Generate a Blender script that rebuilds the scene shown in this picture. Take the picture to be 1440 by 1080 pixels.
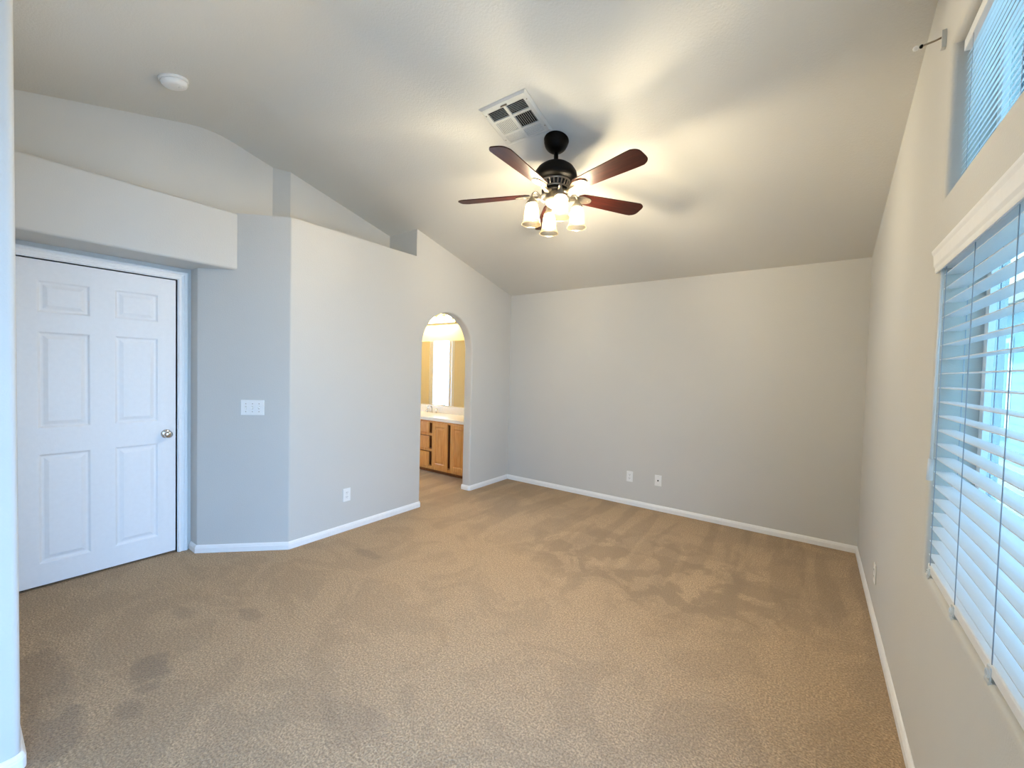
import bpy, bmesh, math, random
from math import pi, sin, cos, tan, radians, sqrt, atan, atan2
from mathutils import Vector, Matrix, geometry

for o in list(bpy.data.objects):
    bpy.data.objects.remove(o, do_unlink=True)
S = bpy.context.scene
COL = S.collection

# ------------------------------------------------------------------ camera
EYE = 1.42
cam_d = bpy.data.cameras.new('camera'); cam = bpy.data.objects.new('camera', cam_d); COL.objects.link(cam)
cam_d.sensor_fit = 'HORIZONTAL'; cam_d.sensor_width = 36.0; cam_d.lens = 583.633 / 1440 * 36.0
cam_d.clip_start = 0.02
R_ = ((0.8082, 0.5884, 0.0252), (0.0379, -0.0093, -0.9992), (-0.5877, 0.8085, -0.0298))
m = Matrix(((R_[0][0], -R_[1][0], -R_[2][0]), (R_[0][1], -R_[1][1], -R_[2][1]), (R_[0][2], -R_[1][2], -R_[2][2])))
cam.matrix_world = Matrix.Translation((0, 0, EYE)) @ m.to_quaternion().to_matrix().to_4x4()
S.camera = cam

# ------------------------------------------------------------------ view, sky, sun
S.view_settings.view_transform = 'Standard'
S.view_settings.look = 'None'
S.view_settings.gamma = 1.0
S.view_settings.use_curve_mapping = False
S.view_settings.exposure = 0.07
S.cycles.use_denoising = True
S.cycles.max_bounces = 14
S.cycles.diffuse_bounces = 8
S.cycles.transparent_max_bounces = 24
S.cycles.sample_clamp_indirect = 6.0

SKY = 17.5
BULB = 1420.0
VANITY_BULB = 105.0
SUN = 24.0
w = bpy.data.worlds.new('sky'); S.world = w; w.use_nodes = True
nt = w.node_tree; nt.nodes.clear()
out = nt.nodes.new('ShaderNodeOutputWorld'); bg = nt.nodes.new('ShaderNodeBackground')
tc = nt.nodes.new('ShaderNodeTexCoord'); sep = nt.nodes.new('ShaderNodeSeparateXYZ'); rmp = nt.nodes.new('ShaderNodeValToRGB')
rmp.color_ramp.elements[0].position = 0.0; rmp.color_ramp.elements[0].color = (0.34, 0.61, 1.0, 1)
rmp.color_ramp.elements[1].position = 0.7; rmp.color_ramp.elements[1].color = (0.26, 0.52, 1.0, 1)
nt.links.new(tc.outputs['Generated'], sep.inputs[0]); nt.links.new(sep.outputs['Z'], rmp.inputs[0])
nt.links.new(rmp.outputs[0], bg.inputs[0]); bg.inputs[1].default_value = SKY
nt.links.new(bg.outputs[0], out.inputs[0])
sd = bpy.data.lights.new('sun', 'SUN'); sd.energy = SUN; sd.angle = radians(0.6); sd.color = (0.80, 0.93, 1.0)
sun = bpy.data.objects.new('sun', sd); COL.objects.link(sun)
sun.rotation_euler = Vector((0.42, 0.62, -0.95)).to_track_quat('-Z', 'Y').to_euler()

def portal(name, loc, size, direction):
    d = bpy.data.lights.new(name, 'AREA'); d.shape = 'RECTANGLE'; d.size, d.size_y = size
    d.cycles.is_portal = True
    o = bpy.data.objects.new(name, d); COL.objects.link(o); o.location = loc
    o.rotation_euler = Vector(direction).to_track_quat('-Z', 'Z').to_euler()
    return o
portal('daylight_portal_low', (0.56, 1.57, 1.31), (1.00, 1.10), (-1, 0, 0))
portal('daylight_portal_high', (0.56, 1.57, 2.33), (1.00, 0.54), (-1, 0, 0))
portal('daylight_portal_added_door', (0.56, -0.04, 1.04), (1.96, 2.05), (-1, 0, 0))
portal('daylight_portal_bath', (-6.10, 3.2, 1.2), (0.60, 1.9), (1, 0, 0))

# ------------------------------------------------------------------ materials
def newmat(name):
    mt = bpy.data.materials.new(name); mt.use_nodes = True
    return mt, mt.node_tree, mt.node_tree.nodes['Principled BSDF']
def noise(nt, vec, scale, detail=2.0, rough=0.5, dist=0.0):
    n = nt.nodes.new('ShaderNodeTexNoise'); n.inputs['Scale'].default_value = scale
    n.inputs['Detail'].default_value = detail; n.inputs['Roughness'].default_value = rough
    n.inputs['Distortion'].default_value = dist
    nt.links.new(vec, n.inputs['Vector']); return n
def math_(nt, op, a, b=None, clamp=False):
    n = nt.nodes.new('ShaderNodeMath'); n.operation = op; n.use_clamp = clamp
    for i, v in enumerate((a, b)):
        if v is None: continue
        if isinstance(v, (int, float)): n.inputs[i].default_value = v
        else: nt.links.new(v, n.inputs[i])
    return n.outputs[0]
def smooth(nt, v, a, b, lo=0.0, hi=1.0):
    n = nt.nodes.new('ShaderNodeMapRange'); n.interpolation_type = 'SMOOTHSTEP'
    nt.links.new(v, n.inputs['Value'])
    n.inputs['From Min'].default_value = a; n.inputs['From Max'].default_value = b
    n.inputs['To Min'].default_value = lo; n.inputs['To Max'].default_value = hi
    return n.outputs['Result']
def mixc(nt, f, a, b, mode='MIX'):
    n = nt.nodes.new('ShaderNodeMix'); n.data_type = 'RGBA'; n.blend_type = mode
    for i, v in ((0, f), (6, a), (7, b)):
        if isinstance(v, (int, float)): n.inputs[i].default_value = v
        elif isinstance(v, tuple): n.inputs[i].default_value = (*v[:3], 1)
        else: nt.links.new(v, n.inputs[i])
    return n.outputs[2]
def bump(nt, p, h, strength, dist):
    b = nt.nodes.new('ShaderNodeBump'); b.inputs['Strength'].default_value = strength; b.inputs['Distance'].default_value = dist
    nt.links.new(h, b.inputs['Height']); nt.links.new(b.outputs[0], p.inputs['Normal'])
def pos(nt):
    return nt.nodes.new('ShaderNodeNewGeometry').outputs['Position']

def paint(name, c, rough=0.75, bscale=140, bstr=0.25, var=0.03):
    mt, nt, p = newmat(name); P = pos(nt)
    n = noise(nt, P, bscale, 2.0, 0.6)
    v = noise(nt, P, 3.0, 2.0)
    c2 = tuple(x * (1 - var) for x in c)
    nt.links.new(mixc(nt, v.outputs['Fac'], c, c2), p.inputs['Base Color'])
    p.inputs['Roughness'].default_value = rough
    p.inputs['Specular IOR Level'].default_value = 0.25
    bump(nt, p, n.outputs['Fac'], bstr, 0.004)
    return mt
def simple(name, c, rough=0.5, metal=0.0, spec=0.5, coat=0.0, bscale=0, bstr=0.1):
    mt, nt, p = newmat(name)
    P = nt.nodes.new('ShaderNodeTexCoord').outputs['Object']
    v = noise(nt, P, 40.0, 2.0)
    nt.links.new(mixc(nt, v.outputs['Fac'], c, tuple(x * 0.94 for x in c)), p.inputs['Base Color'])
    p.inputs['Roughness'].default_value = rough; p.inputs['Metallic'].default_value = metal
    p.inputs['Specular IOR Level'].default_value = spec; p.inputs['Coat Weight'].default_value = coat
    if bscale:
        n = noise(nt, P, bscale, 2.0); bump(nt, p, n.outputs['Fac'], bstr, 0.003)
    return mt
def emit(name, c, s):
    mt = bpy.data.materials.new(name); mt.use_nodes = True; nt = mt.node_tree; nt.nodes.clear()
    o = nt.nodes.new('ShaderNodeOutputMaterial'); e = nt.nodes.new('ShaderNodeEmission')
    e.inputs[0].default_value = (*c, 1); e.inputs[1].default_value = s; nt.links.new(e.outputs[0], o.inputs[0])
    return mt
def glass_thin(name, tint=(1, 1, 1), refl=0.06):
    mt = bpy.data.materials.new(name); mt.use_nodes = True; nt = mt.node_tree; nt.nodes.clear()
    o = nt.nodes.new('ShaderNodeOutputMaterial'); t = nt.nodes.new('ShaderNodeBsdfTransparent'); g = nt.nodes.new('ShaderNodeBsdfGlossy')
    t.inputs[0].default_value = (*tint, 1); g.inputs['Roughness'].default_value = 0.02
    mx = nt.nodes.new('ShaderNodeMixShader'); mx.inputs[0].default_value = refl
    nt.links.new(t.outputs[0], mx.inputs[1]); nt.links.new(g.outputs[0], mx.inputs[2]); nt.links.new(mx.outputs[0], o.inputs[0])
    return mt
def translucent(name, c, trans_c, ft, fclear=0.0):
    mt = bpy.data.materials.new(name); mt.use_nodes = True; nt = mt.node_tree; nt.nodes.clear()
    o = nt.nodes.new('ShaderNodeOutputMaterial'); p = nt.nodes.new('ShaderNodeBsdfPrincipled'); t = nt.nodes.new('ShaderNodeBsdfTranslucent')
    p.inputs['Base Color'].default_value = (*c, 1); p.inputs['Roughness'].default_value = 0.35
    t.inputs[0].default_value = (*trans_c, 1)
    mx = nt.nodes.new('ShaderNodeMixShader'); mx.inputs[0].default_value = ft
    nt.links.new(p.outputs[0], mx.inputs[1]); nt.links.new(t.outputs[0], mx.inputs[2])
    last = mx.outputs[0]
    if fclear:
        tr = nt.nodes.new('ShaderNodeBsdfTransparent'); tr.inputs[0].default_value = (*trans_c, 1)
        m2 = nt.nodes.new('ShaderNodeMixShader'); m2.inputs[0].default_value = fclear
        nt.links.new(last, m2.inputs[1]); nt.links.new(tr.outputs[0], m2.inputs[2]); last = m2.outputs[0]
    nt.links.new(last, o.inputs[0]); return mt
def wood(name, c1, c2, scale, axis='Z', rough=0.4, coat=0.2):
    mt, nt, p = newmat(name)
    tcn = nt.nodes.new('ShaderNodeTexCoord'); mp = nt.nodes.new('ShaderNodeMapping')
    s = [scale * 8] * 3; s['XYZ'.index(axis)] = scale * 0.6
    mp.inputs['Scale'].default_value = s
    nt.links.new(tcn.outputs['Object'], mp.inputs[0])
    n = noise(nt, mp.outputs[0], 3.0, 5.0, 0.6, 0.8)
    f = smooth(nt, n.outputs['Fac'], 0.35, 0.7)
    nt.links.new(mixc(nt, f, c1, c2), p.inputs['Base Color'])
    p.inputs['Roughness'].default_value = rough; p.inputs['Coat Weight'].default_value = coat
    p.inputs['Specular IOR Level'].default_value = 0.22
    bump(nt, p, n.outputs['Fac'], 0.15, 0.002)
    return mt

def shade_mat():
    # thin amber-frosted glass: mostly clear to the bulb behind it, with a faint scattering film
    mt = bpy.data.materials.new('amber_frosted_glass'); mt.use_nodes = True; nt = mt.node_tree; nt.nodes.clear()
    o = nt.nodes.new('ShaderNodeOutputMaterial'); t = nt.nodes.new('ShaderNodeBsdfTranslucent'); tr = nt.nodes.new('ShaderNodeBsdfTransparent')
    g = nt.nodes.new('ShaderNodeBsdfGlossy'); g.inputs['Roughness'].default_value = 0.25
    t.inputs[0].default_value = (0.075, 0.058, 0.034, 1); tr.inputs[0].default_value = (1.0, 0.97, 0.90, 1)
    a = nt.nodes.new('ShaderNodeMixShader'); a.inputs[0].default_value = 0.68
    nt.links.new(t.outputs[0], a.inputs[1]); nt.links.new(tr.outputs[0], a.inputs[2])
    b = nt.nodes.new('ShaderNodeMixShader'); b.inputs[0].default_value = 0.04
    nt.links.new(a.outputs[0], b.inputs[1]); nt.links.new(g.outputs[0], b.inputs[2]); nt.links.new(b.outputs[0], o.inputs[0])
    return mt

def carpet_mat():
    mt, nt, p = newmat('carpet'); P = pos(nt)
    # tuft grain
    n1 = noise(nt, P, 120, 3.0, 0.7)
    v1 = nt.nodes.new('ShaderNodeTexVoronoi'); v1.inputs['Scale'].default_value = 130; nt.links.new(P, v1.inputs['Vector'])
    n2 = noise(nt, P, 45, 3.0, 0.6)
    base = mixc(nt, smooth(nt, n1.outputs['Fac'], 0.36, 0.66), (0.300, 0.197, 0.108), (0.680, 0.478, 0.282))
    base = mixc(nt, smooth(nt, n2.outputs['Fac'], 0.3, 0.7, 0.0, 0.35), base, (0.35, 0.25, 0.155))
    # brushed nap patches
    big = noise(nt, P, 2.3, 6.0, 0.62, 1.2)
    base = mixc(nt, smooth(nt, big.outputs['Fac'], 0.47, 0.56, 0.0, 0.20), base, (0.24, 0.165, 0.10))
    sepn = nt.nodes.new('ShaderNodeSeparateXYZ'); nt.links.new(P, sepn.inputs[0])
    X, Y = sepn.outputs[0], sepn.outputs[1]
    # patch of ruffled nap before the far wall: sharper, stronger blotches
    nap = noise(nt, P, 4.2, 6.0, 0.62, 0.5)
    d = math_(nt, 'SQRT', math_(nt, 'ADD', math_(nt, 'POWER', math_(nt, 'DIVIDE', math_(nt, 'ADD', X, 0.95), 1.25), 2.0),
                                math_(nt, 'POWER', math_(nt, 'DIVIDE', math_(nt, 'SUBTRACT', Y, 3.05), 0.75), 2.0)))
    msk = smooth(nt, d, 0.45, 1.1, 1.0, 0.0)
    f = math_(nt, 'MULTIPLY', msk, smooth(nt, nap.outputs['Fac'], 0.47, 0.54))
    base = mixc(nt, math_(nt, 'MULTIPLY', f, 0.55), base, (0.26, 0.175, 0.10))
    # long vacuum strokes running to the far wall
    mp = nt.nodes.new('ShaderNodeMapping'); mp.inputs['Scale'].default_value = (3.4, 0.5, 1); mp.inputs['Rotation'].default_value = (0, 0, 0.18)
    nt.links.new(P, mp.inputs[0]); vs = noise(nt, mp.outputs[0], 1.6, 2.0, 0.5, 0.3)
    fv = math_(nt, 'MULTIPLY', smooth(nt, Y, 2.2, 3.4), smooth(nt, vs.outputs['Fac'], 0.46, 0.56, 0.0, 0.34))
    base = mixc(nt, fv, base, (0.24, 0.165, 0.10))
    # worn and stained spots
    wn = noise(nt, P, 9.0, 3.0, 0.6)
    for (sx, sy, rx, ry, st) in ((-2.45, 0.56, .13, .09, .42), (-2.30, 0.20, .20, .13, .40), (-2.30, .52, .06, .05, .35), (-2.22, 0.44, .09, .05, .30), (-2.75, 0.25, .30, .10, .35),
                                 (-1.35, 0.62, .16, .12, .25), (-1.45, 0.95, .20, .10, .20), (-2.55, 1.02, .10, .05, .30), (-2.85, 0.80, .09, .05, .28), (-2.7, 1.9, .15, .06, .30), (-1.05, .62, .10, .10, .22)):
        dd = math_(nt, 'SQRT', math_(nt, 'ADD', math_(nt, 'POWER', math_(nt, 'DIVIDE', math_(nt, 'SUBTRACT', X, sx), rx), 2.0),
                                     math_(nt, 'POWER', math_(nt, 'DIVIDE', math_(nt, 'SUBTRACT', Y, sy), ry), 2.0)))
        dd = math_(nt, 'ADD', dd, math_(nt, 'MULTIPLY', math_(nt, 'SUBTRACT', wn.outputs['Fac'], 0.5), 1.8))
        base = mixc(nt, smooth(nt, dd, 0.5, 1.15, st, 0.0), base, (0.165, 0.12, 0.085))
    nt.links.new(base, p.inputs['Base Color'])
    p.inputs['Roughness'].default_value = 0.95; p.inputs['Specular IOR Level'].default_value = 0.08
    p.inputs['Sheen Weight'].default_value = 0.15; p.inputs['Sheen Roughness'].default_value = 0.6
    h = math_(nt, 'ADD', n1.outputs['Fac'], math_(nt, 'MULTIPLY', v1.outputs['Distance'], 0.5))
    bump(nt, p, h, 0.8, 0.012)
    return mt

WALLC = (0.585, 0.575, 0.542)
M = dict(
    wall=paint('wall_paint', WALLC, 0.75, 150, 0.22),
    ceil=paint('ceiling_paint', (0.68, 0.665, 0.615), 0.85, 90, 0.35),
    bath=paint('cream_paint', (0.82, 0.71, 0.47), 0.7, 150, 0.2),
    trim=simple('white_trim', (0.86, 0.86, 0.85), 0.40, spec=0.4),
    door=simple('white_door', (0.80, 0.81, 0.82), 0.42, spec=0.4, bscale=120, bstr=0.12),
    carpet=carpet_mat(),
    plastic=simple('white_plastic', (0.84, 0.84, 0.82), 0.35),
    dark=simple('dark_gap', (0.012, 0.012, 0.012), 0.8),
    black=simple('dark_bronze', (0.003, 0.0026, 0.0024), 0.45, 0.0, 0.10),
    pewter=simple('aged_pewter', (0.36, 0.315, 0.245), 0.36, 0.9),
    chrome=simple('polished_nickel', (0.72, 0.70, 0.68), 0.12, 1.0),
    blade=wood('cherry_blade', (0.022, 0.0040, 0.0024), (0.046, 0.0085, 0.0045), 2.0, 'X', 0.40, 0.0),
    shade=shade_mat(),
    bulb=emit('warm_bulb', (1.0, 0.895, 0.71), BULB),
    vbulb=emit('vanity_bulb', (1.0, 0.74, 0.33), VANITY_BULB),
    oak=wood('honey_oak', (0.58, 0.25, 0.065), (0.70, 0.36, 0.11), 2.0, 'Z', 0.4, 0.2),
    oak_shaded=wood('shaded_oak', (0.22, 0.07, 0.02), (0.28, 0.095, 0.03), 2.0, 'Z', 0.6, 0.0),  # darker copy of honey oak; shade in the cabinet recesses put into the colour
    marble=simple('cultured_marble', (0.84, 0.81, 0.76), 0.2),
    mirror=simple('mirror_silver', (0.93, 0.93, 0.92), 0.01, 1.0),
    glass=glass_thin('dimming_window_glass', (0.46, 0.52, 0.48), 0.05),  # tint added to dim the outside view through both windows
    clearglass=glass_thin('added_door_glass', (0.95, 0.98, 1.0), 0.05),  # panes of the added daylight door
    slat=translucent('white_slat', (0.82, 0.84, 0.86), (0.75, 0.85, 0.95), 0.22),
    mini=translucent('white_mini_slat', (0.84, 0.86, 0.88), (0.8, 0.9, 1.0), 0.30),
    vinyl=simple('white_vinyl', (0.82, 0.84, 0.86), 0.35),
    cord=simple('ladder_cord', (0.35, 0.40, 0.48), 0.8),
    clear=translucent('clear_acrylic', (0.9, 0.93, 0.95), (0.9, 0.95, 1.0), 0.3, 0.45),
    metal=simple('white_metal', (0.66, 0.655, 0.61), 0.4, 0.0),
    stucco=paint('pale_stucco', (0.38, 0.44, 0.46), 0.9, 60, 0.4),
    eave=paint('dark_added_eave', (0.20, 0.25, 0.30), 0.8, 60, 0.2),  # dark colour for the added eave, so the blind gaps look darker
    ground=paint('pale_gravel', (0.50, 0.48, 0.45), 0.95, 60, 0.8, 0.3),
    tan=simple('tan_shutter', (0.36, 0.33, 0.30), 0.7),
    darkglass=simple('dark_window_glass', (0.10, 0.17, 0.27), 0.08, 0.0, 0.6),
    frost=translucent('frosted_glass', (0.85, 0.92, 0.97), (0.90, 0.97, 1.0), 0.85),
    roof=simple('roof_tile', (0.40, 0.30, 0.25), 0.9),
)

# ------------------------------------------------------------------ mesh helpers
class MB:
    def __init__(self): self.bm = bmesh.new()
    def face(self, vs, sm=False):
        try:
            f = self.bm.faces.new(vs); f.smooth = sm; return f
        except ValueError: return None
    def box(self, a, b, mtx=None, bev=0.0):
        x0, y0, z0 = a; x1, y1, z1 = b
        pts = [(x0,y0,z0),(x1,y0,z0),(x1,y1,z0),(x0,y1,z0),(x0,y0,z1),(x1,y0,z1),(x1,y1,z1),(x0,y1,z1)]
        vs = [self.bm.verts.new((mtx @ Vector(p)) if mtx else p) for p in pts]
        fs = [self.face([vs[i] for i in q]) for q in ((0,3,2,1),(4,5,6,7),(0,1,5,4),(1,2,6,5),(2,3,7,6),(3,0,4,7))]
        if bev > 0:
            es = list({e for f in fs for e in f.edges})
            r = bmesh.ops.bevel(self.bm, geom=es, offset=bev, segments=2, affect='EDGES', profile=0.5)
        return self
    def grid(self, rows, sm=True, closed_u=False, closed_v=False):
        vr = [[self.bm.verts.new(p) for p in r] for r in rows]
        n, k = len(vr), len(vr[0])
        for i in range(n if closed_v else n - 1):
            for j in range(k if closed_u else k - 1):
                a, b = vr[i], vr[(i + 1) % n]
                self.face([a[j], a[(j+1) % k], b[(j+1) % k], b[j]], sm)
        return vr
    def lathe(self, prof, seg=32, c=(0,0,0), mtx=None, sm=True, caps=True):
        rows = []
        for r, z in prof:
            rows.append([self._t(mtx, (c[0] + r * cos(2*pi*i/seg), c[1] + r * sin(2*pi*i/seg), c[2] + z)) for i in range(seg)])
        vr = self.grid(rows, sm, closed_u=True)
        if caps:
            if prof[0][0] > 1e-6: self.face(vr[0])
            if prof[-1][0] > 1e-6: self.face(list(reversed(vr[-1])))
        return self
    def _t(self, mtx, p): return mtx @ Vector(p) if mtx else Vector(p)
    def tube(self, path, r, seg=10, caps=True):
        path = [Vector(p) for p in path]; rows = []; up = None
        rr = r if isinstance(r, (list, tuple)) else [r] * len(path)
        for i, p in enumerate(path):
            d = (path[min(i+1, len(path)-1)] - path[max(i-1, 0)]).normalized()
            if up is None:
                up = Vector((0,0,1)) if abs(d.z) < 0.9 else Vector((1,0,0))
            s = d.cross(up).normalized(); up = s.cross(d).normalized()
            rows.append([p + (s * cos(2*pi*k/seg) + up * sin(2*pi*k/seg)) * rr[i] for k in range(seg)])
        vr = self.grid(rows, True, closed_u=True)
        if caps: self.face(vr[0]); self.face(list(reversed(vr[-1])))
        return self
    def prism(self, pts, z0, z1, mtx=None, sm=False):
        """extruded polygon in xy; z0/z1 numbers or functions of (x, y)"""
        f0 = z0 if callable(z0) else (lambda x, y: z0); f1 = z1 if callable(z1) else (lambda x, y: z1)
        b = [self.bm.verts.new(self._t(mtx, (x, y, f0(x, y)))) for x, y in pts]
        t = [self.bm.verts.new(self._t(mtx, (x, y, f1(x, y)))) for x, y in pts]
        n = len(pts)
        for i in range(n): self.face([b[i], b[(i+1) % n], t[(i+1) % n], t[i]], sm)
        tri = geometry.tessellate_polygon([[Vector((x, y, 0)) for x, y in pts]])
        for q in tri:
            self.face([b[i] for i in q]); self.face([t[i] for i in reversed(q)])
        return self
    def poly(self, loops, fn):
        tri = geometry.tessellate_polygon([[Vector((u, v, 0)) for u, v in L] for L in loops])
        vs = [self.bm.verts.new(fn(u, v)) for L in loops for u, v in L]
        for q in tri: self.face([vs[i] for i in q])
        return self
    def build(self, name, mat, parent=None, loc=None, rot=None, autosmooth=None, merge=True):
        if merge: bmesh.ops.remove_doubles(self.bm, verts=self.bm.verts, dist=1e-6)
        bmesh.ops.recalc_face_normals(self.bm, faces=self.bm.faces)
        me = bpy.data.meshes.new(name); self.bm.to_mesh(me); self.bm.free()
        o = bpy.data.objects.new(name, me); COL.objects.link(o)
        me.materials.append(mat)
        if autosmooth is not None:
            for p in me.polygons: p.use_smooth = True
            me.set_sharp_from_angle(angle=radians(autosmooth))
        if parent: o.parent = parent
        if loc is not None: o.location = loc
        if rot is not None: o.rotation_euler = rot
        return o

def offset(path, r, side=1, closed=False):
    """mitred offset of a 2D path to its right (side=1) or left (-1)"""
    n = len(path); out_ = []
    for i in range(n):
        p = Vector(path[i])
        prv = Vector(path[i-1]) if (closed or i > 0) else None
        nxt = Vector(path[(i+1) % n]) if (closed or i < n-1) else None
        ns = []
        for a, b in ((prv, p), (p, nxt)):
            if a is None or b is None: continue
            d = (b - a)
            if d.length < 1e-9: continue
            d.normalize(); ns.append(Vector((d.y, -d.x)) * side)
        if len(ns) == 2:
            mv = ns[0] + ns[1]; mv.normalize(); k = 1.0 / max(0.3, mv.dot(ns[0]))
        else: mv, k = ns[0], 1.0
        q = p + mv * r * k; out_.append((q.x, q.y))
    return out_
def rounded(path, idx, r, seg=6):
    """round the corners of an open polyline at the listed indices"""
    o = []
    for i, p in enumerate(path):
        if i not in idx: o.append(p); continue
        P = Vector(p); a = (Vector(path[i-1]) - P).normalized(); b = (Vector(path[(i+1) % len(path)]) - P).normalized()
        th = a.angle(b); t = r / tan(th / 2); c = P + (a + b).normalized() * (r / sin(th / 2))
        s, e = P + a * t - c, P + b * t - c; om = s.angle(e)
        for k in range(seg + 1):
            v = (s * sin((1 - k / seg) * om) + e * sin(k / seg * om)) / sin(om)
            o.append((c.x + v.x, c.y + v.y))
    return o
def bull(r, T, back=True, seg=5):
    """reveal profile (offset from opening edge, depth)"""
    pr = [(r - r * sin(k / seg * pi / 2), r - r * cos(k / seg * pi / 2)) for k in range(seg + 1)]
    if back: pr += [(r - r * cos(k / seg * pi / 2), T - r + r * sin(k / seg * pi / 2)) for k in range(seg + 1)]
    else: pr += [(0.0, T)]
    return pr
def sweep(mb, path, prof, fn, side=1, sm=False, closed=False):
    """profile [(offset, h)] along a 2D path; fn(u, v, h) -> 3D"""
    rows = [[fn(u, v, h) for u, v in offset(path, o_, side, closed)] for o_, h in prof]
    vr = mb.grid(rows, sm, closed_u=closed)
    return vr

def tag(o, label=None, cat=None, group=None, kind=None):
    if label: o['label'] = label
    if cat: o['category'] = cat
    if group: o['group'] = group
    if kind: o['kind'] = kind
    return o
def struct(o, label, cat='room'):
    return tag(o, label, cat, kind='structure')
def thing(name, label, cat, loc=(0,0,0), rot=(0,0,0), group=None):
    o = bpy.data.objects.new(name, None); COL.objects.link(o); o.empty_display_size = 0.05
    o.location = loc; o.rotation_euler = rot
    return tag(o, label, cat, group)

# ------------------------------------------------------------------ the room shell
XR, XL, YF, YN = 0.340, -3.244, 4.404, -1.96
RIDGE, ZR = 1.22, 2.41 + 0.25 * (4.404 - 1.22)
def cz(y): return ZR - 0.25 * abs(y - RIDGE)
def top(x, y): return cz(y) + 0.03
SH = 2.545                      # plant shelf height

o = MB().box((-6.1, -2.15, -0.12), (0.50, 4.60, 0.0)).build('floor', M['carpet'])
struct(o, 'tan cut pile carpet with brushed nap marks and worn spots', 'carpet')

# ceiling: gable, ridge running across the room
mb = MB()
rr = 0.16
arc = [(RIDGE + rr * (k / 8 * 2 - 1), ZR - 0.25 * rr * (0.5 + 0.5 * (k / 8 * 2 - 1) ** 2)) for k in range(9)]
prof = [(-2.15, cz(-2.15))] + arc + [(4.60, cz(4.60)), (4.60, cz(4.60) + 0.14), (RIDGE, ZR + 0.14), (-2.15, cz(-2.15) + 0.14)]
rows = [[Vector((x, y, z)) for y, z in prof] for x in (-4.2, 0.50)]
vr = mb.grid(rows, False, closed_u=True)
for r_ in vr:
    mb.face([r_[0]] + r_[1:5] + r_[-2:]); mb.face(r_[5:11] + [r_[-2]]); mb.face([r_[4], r_[5], r_[-2]])
o = mb.build('ceiling', M['ceil'], autosmooth=30); struct(o, 'grey painted vaulted ceiling sloping down to the far wall', 'ceiling')

# far wall
mb = MB(); mb.box((-3.364, YF, 0), (0.50, YF + 0.12, cz(YF) + 0.02))
struct(mb.build('wall_far', M['wall']), 'plain grey far wall with two outlet plates', 'wall')

# right wall with both window openings
Y0, Y1 = 1.08, 2.06
LW = (0.742, 1.866); UW = (2.065, 2.585); T = 0.16; r = 0.02
fr = lambda u, v, d: Vector((XR + d, u, v))
mb = MB()
outer = [(-2.12, 0), (4.52, 0), (4.52, cz(4.52) + .03), (RIDGE, ZR + .03), (-2.12, cz(-2.12) + .03)]
SD = (-1.02, 0.94, 0.012, 2.06)                                  # unseen glass door added beside the camera to let in daylight
holes = [[(Y0, a), (Y1, a), (Y1, b), (Y0, b)] for a, b in (LW, UW)] + [[(SD[0], SD[2]), (SD[1], SD[2]), (SD[1], SD[3]), (SD[0], SD[3])]]
mb.poly([outer] + [offset(h, r, 1, True) for h in holes], lambda u, v: fr(u, v, 0))
mb.poly([outer] + holes, lambda u, v: fr(u, v, T))
mb.grid([[fr(u, v, 0) for u, v in outer], [fr(u, v, T) for u, v in outer]], False, closed_u=True)
for h in holes: sweep(mb, h, bull(r, T, False), fr, 1, True, True)
struct(mb.build('wall_right', M['wall'], autosmooth=40), 'grey right wall with a large window and a high window', 'wall')

# left wall with the arched opening
A0, A1, AS = 2.895, 3.655, 1.66
ac, ar = (A0 + A1) / 2, (A1 - A0) / 2
arch = [(A0, 0.0)] + [(ac - ar * cos(k / 28 * pi), AS + ar * sin(k / 28 * pi)) for k in range(29)] + [(A1, 0.0)]
fl_ = lambda u, v, d: Vector((XL - d, u, v))
NE = 2.795
def arch_outer(off):
    a = offset(arch, off, -1)
    return [(1.60, 0)] + a + [(4.50, 0), (4.50, cz(4.50) + .02), (NE, cz(NE) + .02), (NE, SH), (1.60, SH)]
mb = MB()
mb.poly([arch_outer(r)], lambda u, v: fl_(u, v, 0)); mb.poly([arch_outer(r)], lambda u, v: fl_(u, v, 0.12))
oo = [(4.50, 0), (4.50, cz(4.50) + .02), (NE, cz(NE) + .02), (NE, SH), (1.60, SH), (1.60, 0)]
mb.grid([[fl_(u, v, 0) for u, v in oo], [fl_(u, v, 0.12) for u, v in oo]], False)
sweep(mb, arch, bull(r, 0.12, True), fl_, -1, True)
struct(mb.build('wall_left', M['wall'], autosmooth=40), 'grey left wall with an arched opening into the bathroom', 'wall')

# angled wall between the door alcove and the left wall
path = rounded([(-3.83, 1.115), (-3.699, 1.115), (XL, 1.570), (XL, 1.60), (-3.364, 1.60), (-3.364, 1.66), (-3.83, 1.24)], (1, 2), 0.02)
mb = MB().prism(path, 0, SH)
struct(mb.build('wall_angled', M['wall'], autosmooth=40), 'angled grey wall with the light switches beside the door', 'wall')

# header over the door alcove
mb = MB()
pr = rounded([(-3.84, 2.125), (-3.51, 2.125), (-3.51, SH), (-3.84, SH)], (1, 2), 0.018)
mb.grid([[Vector((x, y, z)) for x, z in pr] for y in (0.12, 1.315)], True, closed_u=True)
for y in (0.12, 1.315): mb.poly([pr], lambda x, z: Vector((x, y, z)))
struct(mb.build('wall_header', M['wall'], autosmooth=40), 'grey dropped header above the white door', 'wall')

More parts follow.
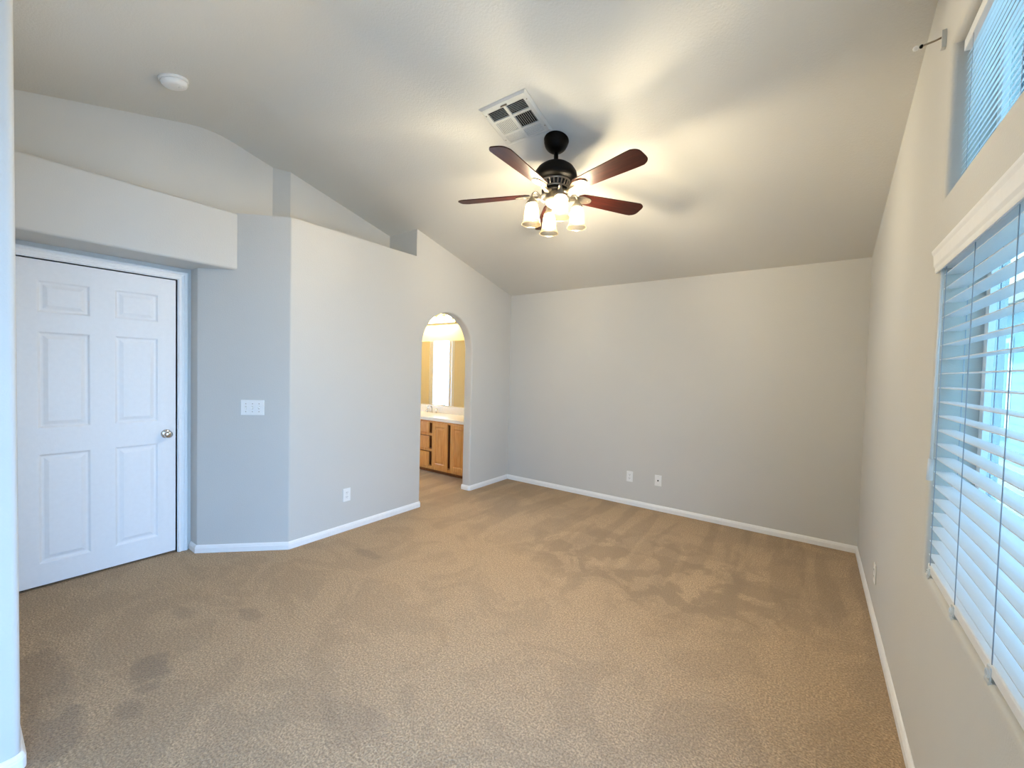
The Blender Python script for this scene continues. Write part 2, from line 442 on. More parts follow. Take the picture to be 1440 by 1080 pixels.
# plant shelf top, niche back and end
mb = MB().prism([(-3.535, .10), (-3.535, 1.33), (-3.27, 1.60), (-3.27, 2.80), (-3.76, 2.80), (-3.86, 1.7), (-3.86, .10)], 2.46, SH - 0.004)
struct(mb.build('trim_1', M['wall']), 'grey plant shelf along the top of the door header and left wall', 'shelf')
mb = MB().prism([(-3.77, .10), (-3.77, RIDGE), (-3.77, 1.666), (-3.67, 1.766), (-3.67, 2.86), (-3.79, 2.86), (-3.79, 1.83), (-3.89, 1.73), (-3.89, RIDGE), (-3.89, .10)], 2.45, top)
struct(mb.build('wall_niche_back', M['wall']), 'grey back wall of the recess above the door', 'wall')
mb = MB().prism([(XL - .119, NE), (XL - .119, NE + .10), (-3.80, NE + .10), (-3.80, NE)], 2.45, top)
struct(mb.build('wall_niche_end', M['wall']), 'grey end wall closing the plant shelf recess', 'wall')

# wall end close to the camera on the left
XP = -2.165
path = rounded([(XP, -2.08), (XP, RIDGE * 0 + .15), (-3.96, .15), (-3.96, .04), (XP - .11, .04), (XP - .11, -2.08)], (1,), 0.022)
mb = MB().prism(path, 0, top)
struct(mb.build('wall_near_left', M['wall'], autosmooth=40), 'end of the near left wall with a rounded corner', 'wall')
# wall behind the camera
mb = MB().prism([(XP - .11, YN), (0.50, YN), (0.50, YN - .12), (XP - .11, YN - .12)], 0, top)
struct(mb.build('wall_near', M['wall']), 'plain grey wall behind the camera', 'wall')

# door wall
DX = -3.83; D0, D1, DT = 0.228, 1.032, 2.036
fd = lambda u, v, d: Vector((DX - d, u, v))
hole = [(D0, 0), (D0, DT), (D1, DT), (D1, 0)]
mb = MB()
po = [(.10, 0)] + hole + [(1.26, 0), (1.26, 2.20), (.10, 2.20)]
mb.poly([po], lambda u, v: fd(u, v, 0)); mb.poly([po], lambda u, v: fd(u, v, .12))
mb.grid([[fd(u, v, 0) for u, v in po], [fd(u, v, .12) for u, v in po]], False, closed_u=True)
mb.box((DX - .14, .10, 0), (DX - .12, 1.26, 2.2))  # unseen backing added to keep outside light from leaking under the door
struct(mb.build('wall_door', M['wall']), 'grey wall around the white door', 'wall')
# casing and jamb
mb = MB()
cas = [(0.004, 0), (0.004, .012), (.010, .016), (.020, .016), (.023, .011), (.036, .014), (.040, .019), (.056, .019), (.062, .012), (.062, 0)]
sweep(mb, hole, cas, lambda u, v, h: Vector((DX + h, u, v)), -1)
sweep(mb, hole, [(0.004, 0.0), (-0.0, 0.001), (-0.0, -.11)], lambda u, v, h: Vector((DX + h, u, v)), -1)
sweep(mb, hole, [(0.0, -.048), (-0.012, -.048), (-.012, -.10)], lambda u, v, h: Vector((DX + h, u, v)), -1)
struct(mb.build('trim_2', M['trim']), 'white moulded casing around the six panel door', 'trim')

# ------------------------------------------------------------------ six panel door
dr = thing('door_1', 'white six panel door with a nickel knob', 'door', (DX - 0.006, 0.236, 0.016)); dr['kind'] = 'structure'
DW, DH = 0.788, 2.012
cols = ((.106, .341), (.454, .689)); rws = ((.134, .822), (.977, 1.580), (1.692, 1.893))
fdo = lambda u, v, d: Vector((-d, u, v))
mb = MB()
frame = [(0, 0), (DW, 0), (DW, DH), (0, DH)]
hl = [[(a, b), (c, b), (c, d), (a, d)] for a, c in cols for b, d in rws]
mb.poly([frame] + hl, lambda u, v: fdo(u, v, 0))
for h in hl:
    pr = [(0, 0), (-.005, .001), (-.014, .0095), (-.020, .0105), (-.027, .010), (-.046, .0025), (-.050, .002)]
    sweep(mb, h, pr, fdo, 1, False, True)
    mb.poly([offset(h, -.050, 1, True)], lambda u, v: fdo(u, v, .002))
mb.grid([[fdo(u, v, 0) for u, v in frame], [fdo(u, v, .035) for u, v in frame]], False, closed_u=True)
mb.poly([frame], lambda u, v: fdo(u, v, .035))
mb.build('door_panel', M['door'], dr)
kz, ky = 0.884, 0.732
kn = MB().lathe([(0.0, 0), (.032, 0), (.033, .004), (.028, .009), (.0, .010)], 28, mtx=Matrix.Translation((0.0005, ky, kz)) @ Matrix.Rotation(pi/2, 4, 'Y')).build('rosette', M['chrome'], dr)
prof = [(.011, .006), (.011, .028), (.017, .034), (.025, .042), (.0275, .052), (.025, .062), (.016, .068), (.006, .0695), (.0, .0695)]
MB().lathe(prof, 28, mtx=Matrix.Translation((0.0005, ky, kz)) @ Matrix.Rotation(pi/2, 4, 'Y')).build('door_knob', M['chrome'], dr)
tag(MB().box((-.024, DW, kz - .028), (-.002, DW + .0075, kz + .028)).build('latch', M['dark'], dr), 'dark latch between door and jamb')

# ------------------------------------------------------------------ baseboards
BB = [(0.0, 0.0), (.013, 0.0), (.013, .036), (.0105, .041), (.0105, .045), (.006, .055), (.003, .058), (0.0, .058)]
def base(name, path, label):
    mb = MB(); vr = sweep(mb, path, BB, lambda u, v, h: Vector((u, v, h + 0.002)), 1)
    mb.face([r_[0] for r_ in vr]); mb.face([r_[-1] for r_ in reversed(vr)])
    return struct(mb.build(name, M['trim']), label, 'baseboard')
e = 0.0005
base('baseboard_left', rounded([(-3.812, 1.115 - e), (-3.699, 1.115 - e), (XL + e, 1.570), (XL + e, A0 + e), (XL - .12, A0 + e)], (3,), .02, 4), 'white baseboard running past the angled wall to the arch')
base('baseboard_arch', rounded([(XL - .12, A1 - e), (XL + e, A1 - e), (XL + e, YF - e)], (1,), .02, 4), 'short white baseboard between arch and far corner')
base('baseboard_far', [(XL + e, YF - e), (XR - e, YF - e)], 'white baseboard along the far wall')
base('baseboard_right', [(XR - e, YF - e), (XR - e, YN)], 'white baseboard under the windows')
base('baseboard_near', rounded([(XP + e, YN), (XP + e, .15 + e), (-3.80, .15 + e)], (1,), .022, 4), 'white baseboard at the near left wall end')

# ------------------------------------------------------------------ bathroom beyond the arch
BX, BYB, BYN, BZ = -5.90, 4.46, 2.30, 2.44
struct(MB().box((BX - .12, BYB, 0), (-3.364, BYB + .10, BZ + .06)).build('wall_bathroom_back', M['bath']), 'cream bathroom wall behind the mirror', 'wall')
struct(MB().box((BX - .12, BYN - .10, 0), (-3.364, BYN, BZ + .06)).build('wall_bathroom_near', M['bath']), 'cream bathroom wall facing the mirror', 'wall')
bw = (2.88, 3.40, 0.25, 2.12)
mb = MB()
bo = [(BYN - .1, 0), (BYB + .1, 0), (BYB + .1, BZ + .06), (BYN - .1, BZ + .06)]
bh = [(bw[0], bw[2]), (bw[1], bw[2]), (bw[1], bw[3]), (bw[0], bw[3])]
for d in (0, -.12): mb.poly([bo, bh], lambda u, v: Vector((BX + d, u, v)))
mb.grid([[Vector((BX, u, v)) for u, v in bh], [Vector((BX - .12, u, v)) for u, v in bh]], False, closed_u=True)
struct(mb.build('wall_bathroom_left', M['bath']), 'cream bathroom wall with a tall frosted window', 'wall')
struct(MB().box((BX - .12, BYN - .10, BZ), (-3.364, BYB + .10, BZ + .06)).build('ceiling_bathroom', M['bath']), 'cream bathroom ceiling', 'ceiling')
mb = MB().box((-3.372, BYN, 0), (-3.3645, A0 - .022, BZ)); mb.box((-3.372, A1 + .022, 0), (-3.3645, BYB, BZ)); 
wn = thing('window_3', 'tall frosted bathroom window seen in the mirror', 'window', (BX - .05, 0, 0)); wn['kind'] = 'structure'
bm_ = MB()
sweep(bm_, bh, [(0, -.03), (0, .04), (-.05, .04), (-.05, -.03)], lambda u, v, h: Vector((h, u, v)), 1, False, True)
sweep(bm_, bh, [(0, .05), (0, .068), (.07, .068), (.07, .05)], lambda u, v, h: Vector((h, u, v)), 1, False, True)
bm_.build('window_frame', M['trim'], wn)
bp = MB(); bp.poly([offset(bh, -.048, 1, True)], lambda u, v: Vector((0.0, u, v))); bp.poly([offset(bh, -.048, 1, True)], lambda u, v: Vector((0.006, u, v)))
bp.build('pane', M['frost'], wn)
mb.bm.free()

# vanity cabinet
VF, VX0, VX1 = 3.945, -5.25, -3.55
v = thing('vanity_cabinet', 'honey oak vanity cabinet with drawers and panel doors seen through the arch', 'cabinet', (0, VF, 0))
mb = MB()
mb.box((VX0, .06, 0.0), (VX1, BYB - VF - .003, .075))                              # toe kick
mb.box((VX0, .06, .075), (VX1, BYB - VF - .003, .72))                              # carcass back
mb.build('cabinet_body', M['oak_shaded'], v)
mb = MB()
mb.box((VX0, 0, .055), (VX1, .058, .100)); mb.box((VX0, 0, .690), (VX1, .058, .722))
stiles = [(VX0, VX0 + .03), (-4.79, -4.75), (VX1 - .03, VX1)]
for a, b in stiles: mb.box((a, 0.0005, .10), (b, .058, .69))
for z in (.300, .515): mb.box((-4.75, 0.0005, z), (-4.19, .058, z + .035))
mb.build('face_frame', M['oak'], v)
def panel_door(x0, x1, z0, z1, name='door'):
    mb = MB(); f = lambda u, w_, d: Vector((u, -.019 + d, w_)); h = [(x0, z0), (x1, z0), (x1, z1), (x0, z1)]
    inn = offset(h, -.050, 1, True)
    mb.poly([h, inn], lambda u, w_: f(u, w_, 0))
    sweep(mb, h, [(-.05, 0), (-.054, .004), (-.060, .0095), (-.068, .010), (-.074, .008), (-.092, .004)], f, 1, False, True)
    mb.poly([offset(h, -.092, 1, True)], lambda u, w_: f(u, w_, .004))
    mb.grid([[f(u, w_, 0) for u, w_ in h], [f(u, w_, .019) for u, w_ in h]], False, closed_u=True)
    mb.poly([h], lambda u, w_: f(u, w_, .0188))
    return mb.build(name, M['oak'], v)
panel_door(-4.178, -3.890, .092, .700); panel_door(-3.832, -3.560, .092, .700)
panel_door(-5.22, -4.80, .092, .700)
for a, b in ((.095, .292), (.338, .507), (.553, .702)):
    mb = MB().box((-4.745, -.019, a), (-4.242, -.0005, b), bev=.004); mb.build('drawer', M['oak'], v)
# countertop with backsplash
ct = thing('vanity_countertop', 'white vanity countertop with low backsplash under the mirror', 'countertop', (0, VF, .724))
mb = MB().box((VX0, -.022, 0), (VX1 + .015, BYB - VF - .004, .044), bev=.006); mb.build('slab', M['marble'], ct)
mb = MB().box((VX0, BYB - VF - .026, .0442), (VX1 + .015, BYB - VF - .004, .150), bev=.004); mb.build('backsplash', M['marble'], ct)
# faucet
fa = thing('faucet', 'chrome faucet on the vanity countertop at the backsplash', 'faucet', (-4.66, 4.36, .7690))
MB().lathe([(.026, 0), (.026, .006), (.014, .012), (.012, .09), (.010, .10), (0, .102)], 20).build('spout_base', M['chrome'], fa)
MB().tube([(0, 0, .085), (0, -.03, .105), (0, -.07, .105), (0, -.10, .09), (0, -.108, .075)], .009).build('spout', M['chrome'], fa)
for s in (-1, 1):
    h_ = MB().lathe([(.022, 0), (.022, .006), (.012, .012), (.011, .04), (.020, .045), (.022, .060), (.012, .068), (0, .069)], 20, c=(s * .10, 0, 0)); h_.build('tap_handle', M['chrome'], fa)
# mirror
o = MB().box((-5.2, BYB - .0065, .885), (-3.60, BYB - .0005, 1.855)).build('wall_mirror', M['mirror'])
tag(o, 'frameless mirror above the white vanity countertop', 'mirror')
# light bar
lb = thing('vanity_light_bar', 'brass strip of glowing round bulbs above the bathroom mirror', 'lamp', (-4.66, BYB - .001, 2.175))
MB().box((-.40, -.045, -.060), (.40, 0, .060), bev=.008).build('backplate', M['pewter'], lb)
for k in range(5):
    x = -.32 + .16 * k
    MB().lathe([(.028, 0), (.028, .014), (.018, .020)], 18, mtx=Matrix.Translation((x, -.0455, 0)) @ Matrix.Rotation(pi/2, 4, 'X')).build('socket', M['pewter'], lb)
    bmn = MB().lathe([(0.0, .018), (.020, .020), (.034, .030), (.046, .052), (.048, .065), (.042, .088), (.025, .107), (0, .113)], 20, mtx=Matrix.Translation((x, -.0455, 0)) @ Matrix.Rotation(pi/2, 4, 'X'))
    bmn.build('bulb', M['vbulb'], lb)

# ------------------------------------------------------------------ windows
def window(name, label, z0, z1, slider=True):
    wn = thing(name, label, 'window', (XR + .115, Y0, z0)); wn['kind'] = 'structure'
    W, H = Y1 - Y0, z1 - z0
    h = [(0.001, 0.001), (W - .001, 0.001), (W - .001, H - .001), (0.001, H - .001)]
    mb = MB(); sweep(mb, h, [(0, 0), (-.040, 0), (-.040, .04), (0, .04)], lambda u, w_, d: Vector((d, u, w_)), 1, False, True)
    mb.box((.002, W/2 - .022, .04), (.036, W/2 + .022, H - .04))
    mb.build('window_frame', M['vinyl'], wn)
    for a, b in ((.04, W/2 - .022), (W/2 + .022, W - .04)):
        MB().box((.016, a, .04), (.021, b, H - .04)).build('pane', M['glass'], wn)
    return wn
window('window_1', 'large white framed window behind the wide slat blind', *LW)
window('window_2', 'high white framed window behind the mini blind', *UW)

# ---- unseen sliding glass door, added beside the camera as a daylight source
sg = thing('added_glass_door', 'unseen sliding glass door added beside the camera to bring in daylight', 'door', (XR + .09, SD[0], SD[2])); sg['kind'] = 'structure'
W, H = SD[1] - SD[0], SD[3] - SD[2]
h = [(0.001, 0.001), (W - .001, 0.001), (W - .001, H - .001), (0.001, H - .001)]
mb = MB(); sweep(mb, h, [(0, 0), (-.050, 0), (-.050, .06), (0, .06)], lambda u, w_, d: Vector((d, u, w_)), 1, False, True)
mb.box((.002, W/2 - .03, .05), (.056, W/2 + .03, H - .05)); mb.build('door_frame', M['vinyl'], sg)
for a, b in ((.05, W/2 - .03), (W/2 + .03, W - .05)):
    MB().box((.025, a, .05), (.031, b, H - .05)).build('pane', M['clearglass'], sg)
MB().box((-.030, W/2 - .010, .92), (.0015, W/2 + .010, 1.12), bev=.004).build('door_handle', M['chrome'], sg)

# ---- wide slat blind
bl = thing('window_blind', 'white wide slat blind with valance over the large lower window', 'blind', (0, 0, 0))
BY0, BY1 = Y0 + .012, Y1 - .010
BXc = 0.377
mb = MB(); nsl = 21; zt, zb = 1.792, 0.812; pitch = (zt - zb) / (nsl - 1)
tilt = radians(2.0)
for k in range(nsl):
    z = zt - k * pitch; rows = []
    for s in (0, 1):
        for q in range(5):
            u = (q / 4 - .5); xx = u * .050; zz = .0016 * (1 - 4 * u * u) + (.0028 if s else 0)
            X_ = BXc + xx * cos(tilt) - zz * sin(tilt); Z_ = z + xx * sin(tilt) + zz * cos(tilt)
            rows.append((X_, Z_))
    pr = rows[:5] + rows[5:][::-1]
    vr = mb.grid([[Vector((x, y, zz)) for x, zz in pr] for y in (BY0, BY1)], False, closed_u=True)
    mb.face(vr[0]); mb.face(list(reversed(vr[1])))
mb.build('slat_panel', M['slat'], bl)
MB().box((BXc - .026, BY0, .752), (BXc + .026, BY1, .783), bev=.004).build('bottom_rail', M['vinyl'], bl)
MB().box((BXc - .028, BY0, 1.815), (BXc + .028, BY1, 1.860)).build('headrail', M['vinyl'], bl)
mb = MB()                                                      # valance: moulded board with returned ends
vp = [(XR - .005, 1.806), (XR - .007, 1.812), (XR - .007, 1.822), (XR - .011, 1.832), (XR - .013, 1.866), (XR - .017, 1.876), (XR - .018, 1.884), (XR - .0005, 1.884), (XR - .0005, 1.806)]
vr = mb.grid([[Vector((x, y, z)) for x, z in vp] for y in (Y0 - .05, Y1 + .023)], False, closed_u=True)
mb.face(vr[0]); mb.face(list(reversed(vr[1])))
mb.build('valance', M['trim'], bl)
for y in (2.015, 1.705, 1.395, 1.13):
    mb = MB()
    for x in (BXc - .0265, BXc + .0265): mb.tube([(x, y, .783), (x, y, 1.815)], .0012, 6)
    mb.build('ladder_cord', M['cord'], bl)
mb = MB().tube([(BXc - .031, 2.042, 1.815), (BXc - .034, 2.042, 1.15)], .0042, 8); wd = mb.build('tilt_wand', M['clear'], bl)
MB().tube([(BXc - .034, 2.042, 1.15), (BXc - .036, 2.042, 1.075)], .0085, 10).build('wand_grip', M['clear'], wd)
def clip(y):
    mb = MB().box((BXc - .0295, y - .011, .742), (BXc - .0262, y + .011, .774), bev=.001)
    ring = [(BXc - .031, y + .009 * cos(a), .757 + .009 * sin(a)) for a in [k / 16 * 2 * pi for k in range(17)]]
    mb.tube(ring, .0022, 6); mb.box((BXc - .032, y - .014, .735), (BXc - .012, y + .014, .742))
    mb.build('hold_down_clip', M['clear'], bl)
for y in (2.02, 1.717, 1.405): clip(y)

# ---- mini blind in the high window
ml = thing('window_blind', 'white mini blind inside the high upper window', 'blind', (0, 0, 0))
MX = .386
mb = MB(); n = 21; zt, zb = 2.535, 2.098
for k in range(n):
    z = zt - k * (zt - zb) / (n - 1); a = radians(56); rows = []
    pr = []
    for s in (0, 1):
        q5 = []
        for q in range(4):
            u = q / 3 - .5; xx = u * .025; zz = .0016 * (1 - 4 * u * u) + (.0006 if s else 0)
            q5.append((MX + xx * cos(a) - zz * sin(a), z + xx * sin(a) + zz * cos(a)))
        pr += q5 if not s else q5[::-1]
    vr = mb.grid([[Vector((x, y, zz)) for x, zz in pr] for y in (Y0 + .010, Y1 - .006)], False, closed_u=True)
    mb.face(vr[0]); mb.face(list(reversed(vr[1])))
mb.build('slat_panel', M['mini'], ml)
MB().box((MX - .013, Y0 + .008, 2.0705), (MX + .013, Y1 - .005, 2.086), bev=.003).build('bottom_rail', M['vinyl'], ml)
MB().box((MX - .016, Y0 + .006, 2.545), (MX + .016, Y1 - .004, 2.582), bev=.002).build('headrail', M['vinyl'], ml)
for y in (1.96, 1.52, 1.15):
    mb = MB()
    for x in (MX - .0135, MX + .0135): mb.tube([(x, y, 2.08), (x, y, 2.55)], .0007, 5)
    mb.build('ladder_cord', M['cord'], ml)

# ---- leftover curtain rod bracket
cb = thing('curtain_rod_bracket', 'small beige curtain rod bracket at the top corner of the high window', 'bracket', (XR, 2.15, 2.662))
MB().box((-.013, -.010, -.032), (-.0003, .010, .032), bev=.001).build('mount_plate', M['wall'], cb)
MB().tube([(-.004, 0, .012), (-.03, 0, .006), (-.055, 0, .003), (-.062, 0, .001)], .0035, 8).build('arm', M['pewter'], cb)
MB().lathe([(0, 0), (.006, .001), (.007, .006), (.004, .010), (0, .011)], 12, mtx=Matrix.Translation((-.060, 0, .001)) @ Matrix.Rotation(-pi/2, 4, 'Y')).build('thumb_screw', M['black'], cb)
MB().lathe([(0, 0), (.007, .002), (.009, .009), (.006, .016), (0, .018)], 12, mtx=Matrix.Translation((-.071, 0, 0)) @ Matrix.Rotation(-pi/2, 4, 'Y')).build('end_cap', M['plastic'], cb)

# ------------------------------------------------------------------ wall plates (local: plate in XZ facing -Y)
def plate(root, w_, h_):
    return MB().box((-w_/2, -.0065, -h_/2), (w_/2, -.0003, h_/2), bev=.0025).build('cover_plate', M['plastic'], root)
def screw(root, x, z, mat='metal'):
    MB().lathe([(.0035, 0), (.0032, .0012), (0, .0016)], 10, mtx=Matrix.Translation((x, -.0064, z)) @ Matrix.Rotation(pi/2, 4, 'X')).build('screw', M[mat], root)
def outlet(label, loc, rz, group=None):
    t = thing('power_outlet', label, 'outlet', loc, (0, 0, rz), group); plate(t, .070, .114); screw(t, 0, 0)
    for s in (-1, 1):
        mb = MB(); pts = [(.017 * cos(a), max(-.0135, min(.0135, .019 * sin(a)))) for a in [k / 20 * 2 * pi for k in range(20)]]
        f = lambda x, z, d: Vector((x, -.0064 - d, z + s * .0195))
        mb.poly([pts], lambda x, z: f(x, z, .002)); mb.grid([[f(x, z, 0) for x, z in pts], [f(x, z, .002) for x, z in pts]], False, closed_u=True)
        rc = mb.build('receptacle', M['plastic'], t)
        mb = MB()
        for x in (-.0062, .0062): mb.box((x - .0012, -.0089, s * .0195 - .001), (x + .0012, -.0083, s * .0195 + .0075))
        mb.lathe([(.0024, 0), (0, .0004)], 8, mtx=Matrix.Translation((0, -.0084, s * .0195 - .0065)) @ Matrix.Rotation(pi/2, 4, 'X'))
        mb.build('slot', M['dark'], rc)
    return t
outlet('white power outlet low on the far wall, left of the coaxial plate', (-1.582, YF, .312), 0)
outlet('white power outlet on the left wall between angled corner and arch', (XL, 2.060, .316), pi/2)
outlet('white power outlet on the right wall near the far corner', (XR, 3.262, .273), -pi/2)
t = thing('coaxial_plate', 'white wall plate with one black jack low on the far wall', 'wall plate', (-1.278, YF, .319))
plate(t, .070, .114); screw(t, 0, .042); screw(t, 0, -.042)
MB().lathe([(.0075, 0), (.0075, .004), (.0048, .0045), (.0048, .011), (0, .0112)], 16, mtx=Matrix.Translation((0, -.0064, 0)) @ Matrix.Rotation(pi/2, 4, 'X')).build('jack', M['dark'], t)
t = thing('light_switch', 'white triple toggle light switch on the angled wall beside the door', 'light switch', (-3.4285, 1.3855, 1.098), (0, 0, pi/4))
plate(t, .163, .114)
for x, up in ((-.046, -1), (0, -1), (.046, 1)):
    MB().box((x - .0055, -.0075, -.0125), (x + .0055, -.0063, .0125)).build('toggle_slot', M['metal'], t)
    mt_ = Matrix.Translation((x, -.007, 0)) @ Matrix.Rotation(up * radians(-28), 4, 'X')
    MB().box((-.0038, -.017, -.0042), (.0038, 0, .0042), mtx=mt_, bev=.001).build('toggle', M['plastic'], t)
    for z in (-.030, .030): screw(t, x, z, 'pewter')

# ------------------------------------------------------------------ smoke detector
yd = 0.828
tl = atan(0.25)
sdn = thing('smoke_detector', 'round white smoke detector on the ceiling above the door', 'smoke detector', (-3.15, yd, cz(yd)), (tl, 0, 0))
MB().lathe([(.074, 0.0), (.074, -.008), (.070, -.013)], 36).build('base', M['plastic'], sdn)
MB().lathe([(.063, -.0125), (.067, -.018), (.066, -.026), (.058, -.038), (.044, -.043), (0, -.044)], 36).build('cover', M['plastic'], sdn)
mb = MB().lathe([(.010, -.0415), (.010, -.046), (.007, -.047), (0, -.047)], 14, c=(.018, .020, 0)); mb.build('test_button', M['trim'], sdn)

# ------------------------------------------------------------------ ceiling register
ry = 2.111
rg = thing('ceiling_air_register', 'white metal six section air register in the ceiling beside the fan', 'vent', (-1.556, ry, cz(ry)), (-tl, 0, 0))
WX, WY = .345, .322
mb = MB()
sq = [(-WX/2, -WY/2), (WX/2, -WY/2), (WX/2, WY/2), (-WX/2, WY/2)]
cu = ((.115, .465), (.520, .885)); rv = ((.135, .355), (.405, .690), (.735, .915))
ops = []
for a, b in cu:
    for c_, d_ in rv: ops.append((-WX/2 + a * WX, -WX/2 + b * WX, -WY/2 + c_ * WY, -WY/2 + d_ * WY))
inner = offset(sq, -.014, 1, True)
lps = [[(a, c_), (b, c_), (b, d_), (a, d_)] for a, b, c_, d_ in ops]
f = lambda u, v_, h: Vector((u, v_, h))
mb.poly([inner] + lps, lambda u, v_: f(u, v_, -.010))
sweep(mb, sq, [(0, 0), (0, -.002), (-.014, -.010)], f, 1, False, True)
for L in lps: sweep(mb, L, [(0, -.010), (0, 0.0)], f, 1, False, True)
mb.build('frame', M['metal'], rg)
MB().box((-WX/2 + .012, -WY/2 + .012, -.0012), (WX/2 - .012, WY/2 - .012, -.0004)).build('duct_shade_sheet', M['dark'], rg)  # near-black sheet stands in for the shade inside the duct
def louvers(op, along, lean, n, k_=.36):
    mb = MB(); a, b, c_, d_ = op; hw = k_ * ((d_ - c_) if along == 'X' else (b - a)) / n
    for k in range(n):
        tt = (k + .5) / n
        if along == 'X':
            mt_ = Matrix.Translation(((a + b) / 2, c_ + tt * (d_ - c_), -.006)) @ Matrix.Rotation(lean, 4, 'X'); L2 = (b - a) / 2
            mb.box((-L2, -hw, -.0005), (L2, hw, .0005), mtx=mt_)
        else:
            mt_ = Matrix.Translation((a + tt * (b - a), (c_ + d_) / 2, -.006)) @ Matrix.Rotation(lean, 4, 'Y'); L2 = (d_ - c_) / 2
            mb.box((-hw, -L2, -.0005), (hw, L2, .0005), mtx=mt_)
    mb.build('louver_bank', M['metal'], rg)
A = radians(40)
louvers(ops[0], 'X', radians(62), 7, .30); louvers(ops[1], 'Y', -radians(12), 11, .33); louvers(ops[2], 'X', -radians(12), 6, .38)
louvers(ops[3], 'X', radians(62), 7, .30); louvers(ops[4], 'Y', radians(58), 9, .30); louvers(ops[5], 'X', -radians(12), 6, .36)
for x in (-WX/2 + .022, WX/2 - .022):
    for y in (-.105, .105):
        MB().lathe([(.004, -.0098), (.0035, -.0115), (0, -.012)], 10, c=(x, y, 0)).build('screw', M['pewter'], rg)
MB().box((-.022, -WY/2 + .030, -.016), (.022, -WY/2 + .036, -.0095)).build('damper_lever', M['pewter'], rg)

# ------------------------------------------------------------------ ceiling fan
FX, FY = -1.403, 2.352; FZ = cz(FY)
fan = thing('ceiling_fan', 'dark five blade ceiling fan with four lit glass shades', 'ceiling fan', (FX, FY, FZ))
Z = lambda z: z + .030 - FZ
MB().lathe([(.0, -.0005), (.079, -.0005), (.081, -.006), (.079, -.012), (.077, -.026), (.070, -.046), (.058, -.062), (.042, -.074), (.024, -.081), (0, -.083)], 40, mtx=Matrix.Rotation(-tl, 4, 'X')).build('canopy', M['black'], fan)
MB().tube([(0, 0, Z(2.83)), (0, 0, Z(2.72))], .0145, 16).build('downrod', M['black'], fan)
MB().lathe([(.018, Z(2.760)), (.026, Z(2.748)), (.050, Z(2.742)), (.085, Z(2.730)), (.115, Z(2.708)), (.134, Z(2.680)), (.139, Z(2.655)), (.136, Z(2.642)), (.120, Z(2.632)), (.098, Z(2.626)), (0, Z(2.626))], 48).build('motor_housing', M['black'], fan)
MB().lathe([(.086, Z(2.627)), (.088, Z(2.620)), (.074, Z(2.584)), (.070, Z(2.580)), (0, Z(2.580))], 40).build('vent_core', M['dark'], fan)
mb = MB()
mb.lathe([(.094, Z(2.6265)), (.097, Z(2.623)), (.097, Z(2.618)), (.092, Z(2.614))], 40, caps=False)
mb.lathe([(.078, Z(2.588)), (.080, Z(2.584)), (.079, Z(2.578)), (.070, Z(2.574)), (0, Z(2.574))], 40, caps=False)
for k in range(22):
    a = 2 * pi * k / 22
    p0 = Vector((.0945 * cos(a), .0945 * sin(a), Z(2.616))); p1 = Vector((.0795 * cos(a), .0795 * sin(a), Z(2.586)))
    mb.tube([p0, p1], .0042, 6)
mb.build('vent_ring', M['pewter'], fan)
MB().lathe([(.085, Z(2.5735)), (.088, Z(2.568)), (.086, Z(2.556)), (.070, Z(2.550)), (0, Z(2.550))], 36).build('flywheel', M['black'], fan)
MB().lathe([(.056, Z(2.5495)), (.060, Z(2.545)), (.060, Z(2.515)), (.066, Z(2.510)), (.066, Z(2.498)), (.056, Z(2.480)), (.038, Z(2.468)), (.016, Z(2.460)), (.012, Z(2.446)), (.006, Z(2.440)), (0, Z(2.439))], 36).build('switch_housing', M['pewter'], fan)
PH = radians(-15.3); BR = 0.662; ZB = Z(2.547)
pitch_ = radians(-12.5)
def blade_outline():
    top_ = []
    x0, x1, w0, w1 = .165, BR, .050, .069
    pts = [(x0, -w0 * .55), (x0, w0 * .55), (x0 + .025, w0 * .96), (x0 + .06, w0 * 1.02)]
    for k in range(1, 8): pts.append((x0 + .06 + (x1 - .075 - x0 - .06) * k / 7, w0 * 1.02 + (w1 - w0 * 1.02) * k / 7))
    for k in range(0, 13):
        y = w1 * cos(k / 12 * pi / 2); pts.append((x1 - .042 * (y / w1) ** 4.5, y))
    up_ = pts[1:-1]; dn = [(x, -y) for x, y in reversed(up_)]
    return up_ + [(x1, 0)] + dn
BO = blade_outline()
for k in range(5):
    ang = PH - k * 2 * pi / 5
    bmat = Matrix.Rotation(ang, 4, 'Z') @ Matrix.Translation((0, 0, ZB)) @ Matrix.Rotation(pitch_, 4, 'X')
    b_ = MB().prism(BO, -.003, .003).build('blade', M['blade'], fan)
    b_.matrix_local = bmat
    mb = MB()
    pl_ = [(.120, -.012), (.150, -.020), (.185, -.038), (.215, -.036), (.245, -.028), (.262, -.014), (.266, 0)]
    pl_ = pl_ + [(x, -y) for x, y in reversed(pl_[:-1])]
    mb.prism(pl_, -.0085, -.0034)
    mb.tube([(.066, 0, .010), (.090, 0, -.010), (.115, 0, -.017), (.145, 0, -.012), (.175, 0, -.008)], [.012, .013, .013, .011, .007], 10)
    for sx, sy in ((.205, -.018), (.205, .018), (.245, 0)):
        mb.lathe([(.0055, -.0084), (.0045, -.0105), (0, -.011)], 10, c=(sx, sy, 0))
    ir = mb.build('blade_iron', M['pewter'], fan, autosmooth=40); ir.matrix_local = bmat
LA = [radians(d) for d in (-46, 44, 134, 224)]
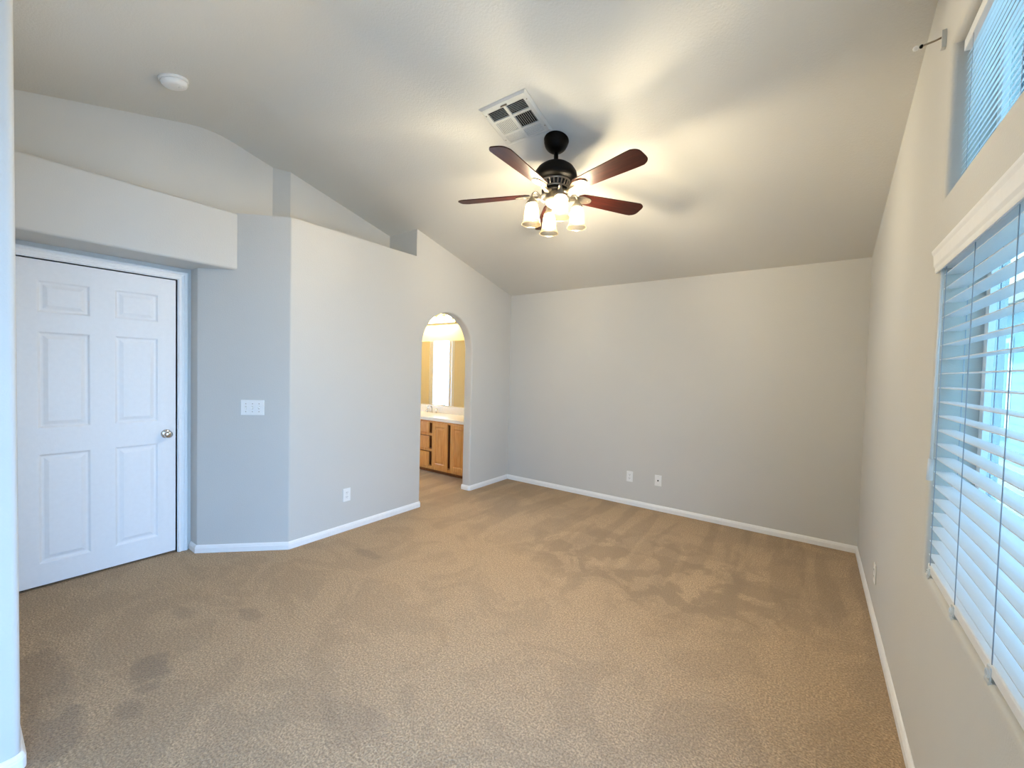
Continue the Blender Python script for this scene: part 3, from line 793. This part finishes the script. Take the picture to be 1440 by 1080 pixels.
for a in LA:
    rot = Matrix.Rotation(a, 4, 'Z'); R0 = .150
    P = lambda r_, z: rot @ Vector((r_, 0, Z(z)))
    mb = MB().tube([P(.050, 2.500), P(.075, 2.494), P(.092, 2.506), P(.104, 2.530), P(.118, 2.547), P(.134, 2.548), P(.145, 2.538), P(R0, 2.522), P(R0, 2.512)], .0075, 10)
    mb.lathe([(.010, Z(2.518)), (.015, Z(2.512)), (.020, Z(2.500)), (.032, Z(2.487)), (.038, Z(2.476)), (.037, Z(2.468)), (0, Z(2.470))], 24, c=P(R0, 0) - Vector((0, 0, Z(0))))
    mb.build('lamp_arm', M['pewter'], fan, autosmooth=50)
    c = P(R0, 0) - Vector((0, 0, Z(0)))
    prof = [(.0335, 2.4785), (.036, 2.470), (.042, 2.452), (.046, 2.430), (.048, 2.405), (.050, 2.385), (.054, 2.365), (.060, 2.350), (.064, 2.341)]
    pin = [(r_ - .003, z + .0008) for r_, z in reversed(prof)]
    mb = MB().lathe([(r_, Z(z)) for r_, z in prof + pin], 32, c=c, caps=False)
    sh = mb.build('lamp_shade', M['shade'], fan)
    mb = MB().lathe([(.012, Z(2.469)), (.014, Z(2.462)), (.024, Z(2.445)), (.028, Z(2.428)), (.025, Z(2.411)), (.015, Z(2.398)), (0, Z(2.394))], 20, c=c)
    mb.build('bulb', M['bulb'], sh)
for x, y, l in ((.020, -.030, .10), (-.024, .026, .07)):
    mb = MB().tube([(x, y, Z(2.478)), (x, y, Z(2.478 - l))], .0012, 6)
    mb.lathe([(0, Z(2.480 - l)), (.004, Z(2.475 - l)), (.005, Z(2.465 - l)), (0, Z(2.458 - l))], 10, c=(x, y, 0))
    mb.build('pull_chain', M['pewter'], fan)

# ------------------------------------------------------------------ outside the window
struct(MB().box((0.52, -8, -.35), (14, 30, -.15)).build('ground_outside', M['ground']), 'pale gravel side yard outside the windows', 'ground')
struct(MB().box((XR + T + .001, -2.1, 2.72), (1.16, 4.6, 2.86)).build('added_eave', M['eave']), 'eave added outside above the high window to darken the blind gaps', 'eave')  # added overhang blocks the sky behind the mini blind
nh = thing('neighbor_house', 'pale block walled house outside across the side yard', 'house', (3.2, 0, -.15))
mb = MB(); mb.box((0, 3.2, 0), (5, 18, 3.0))
for k in range(1, 15): mb.box((-.006, 3.2, k * .2 - .006), (0.0, 18, k * .2 + .006))
mb.build('block_wall', M['stucco'], nh)
MB().box((-.45, 2.9, 3.0), (5.4, 18.3, 3.18)).build('roof', M['roof'], nh)
for y0, y1 in ((12.6, 14.8), (5.2, 6.6)):
    wf = MB().box((-.05, y0, .5), (-.007, y1, 2.5)).build('window_frame', M['trim'], nh)
    for q in (0, 1):
        a = y0 + .08 + q * (y1 - y0) / 2; MB().box((-.056, a, .6), (-.0505, a + (y1 - y0) / 2 - .16, 2.4)).build('pane', M['darkglass'], wf)
    MB().box((-.05, y1 + .05, .45), (-.007, y1 + .55, 2.55)).build('shutter', M['tan'], nh)
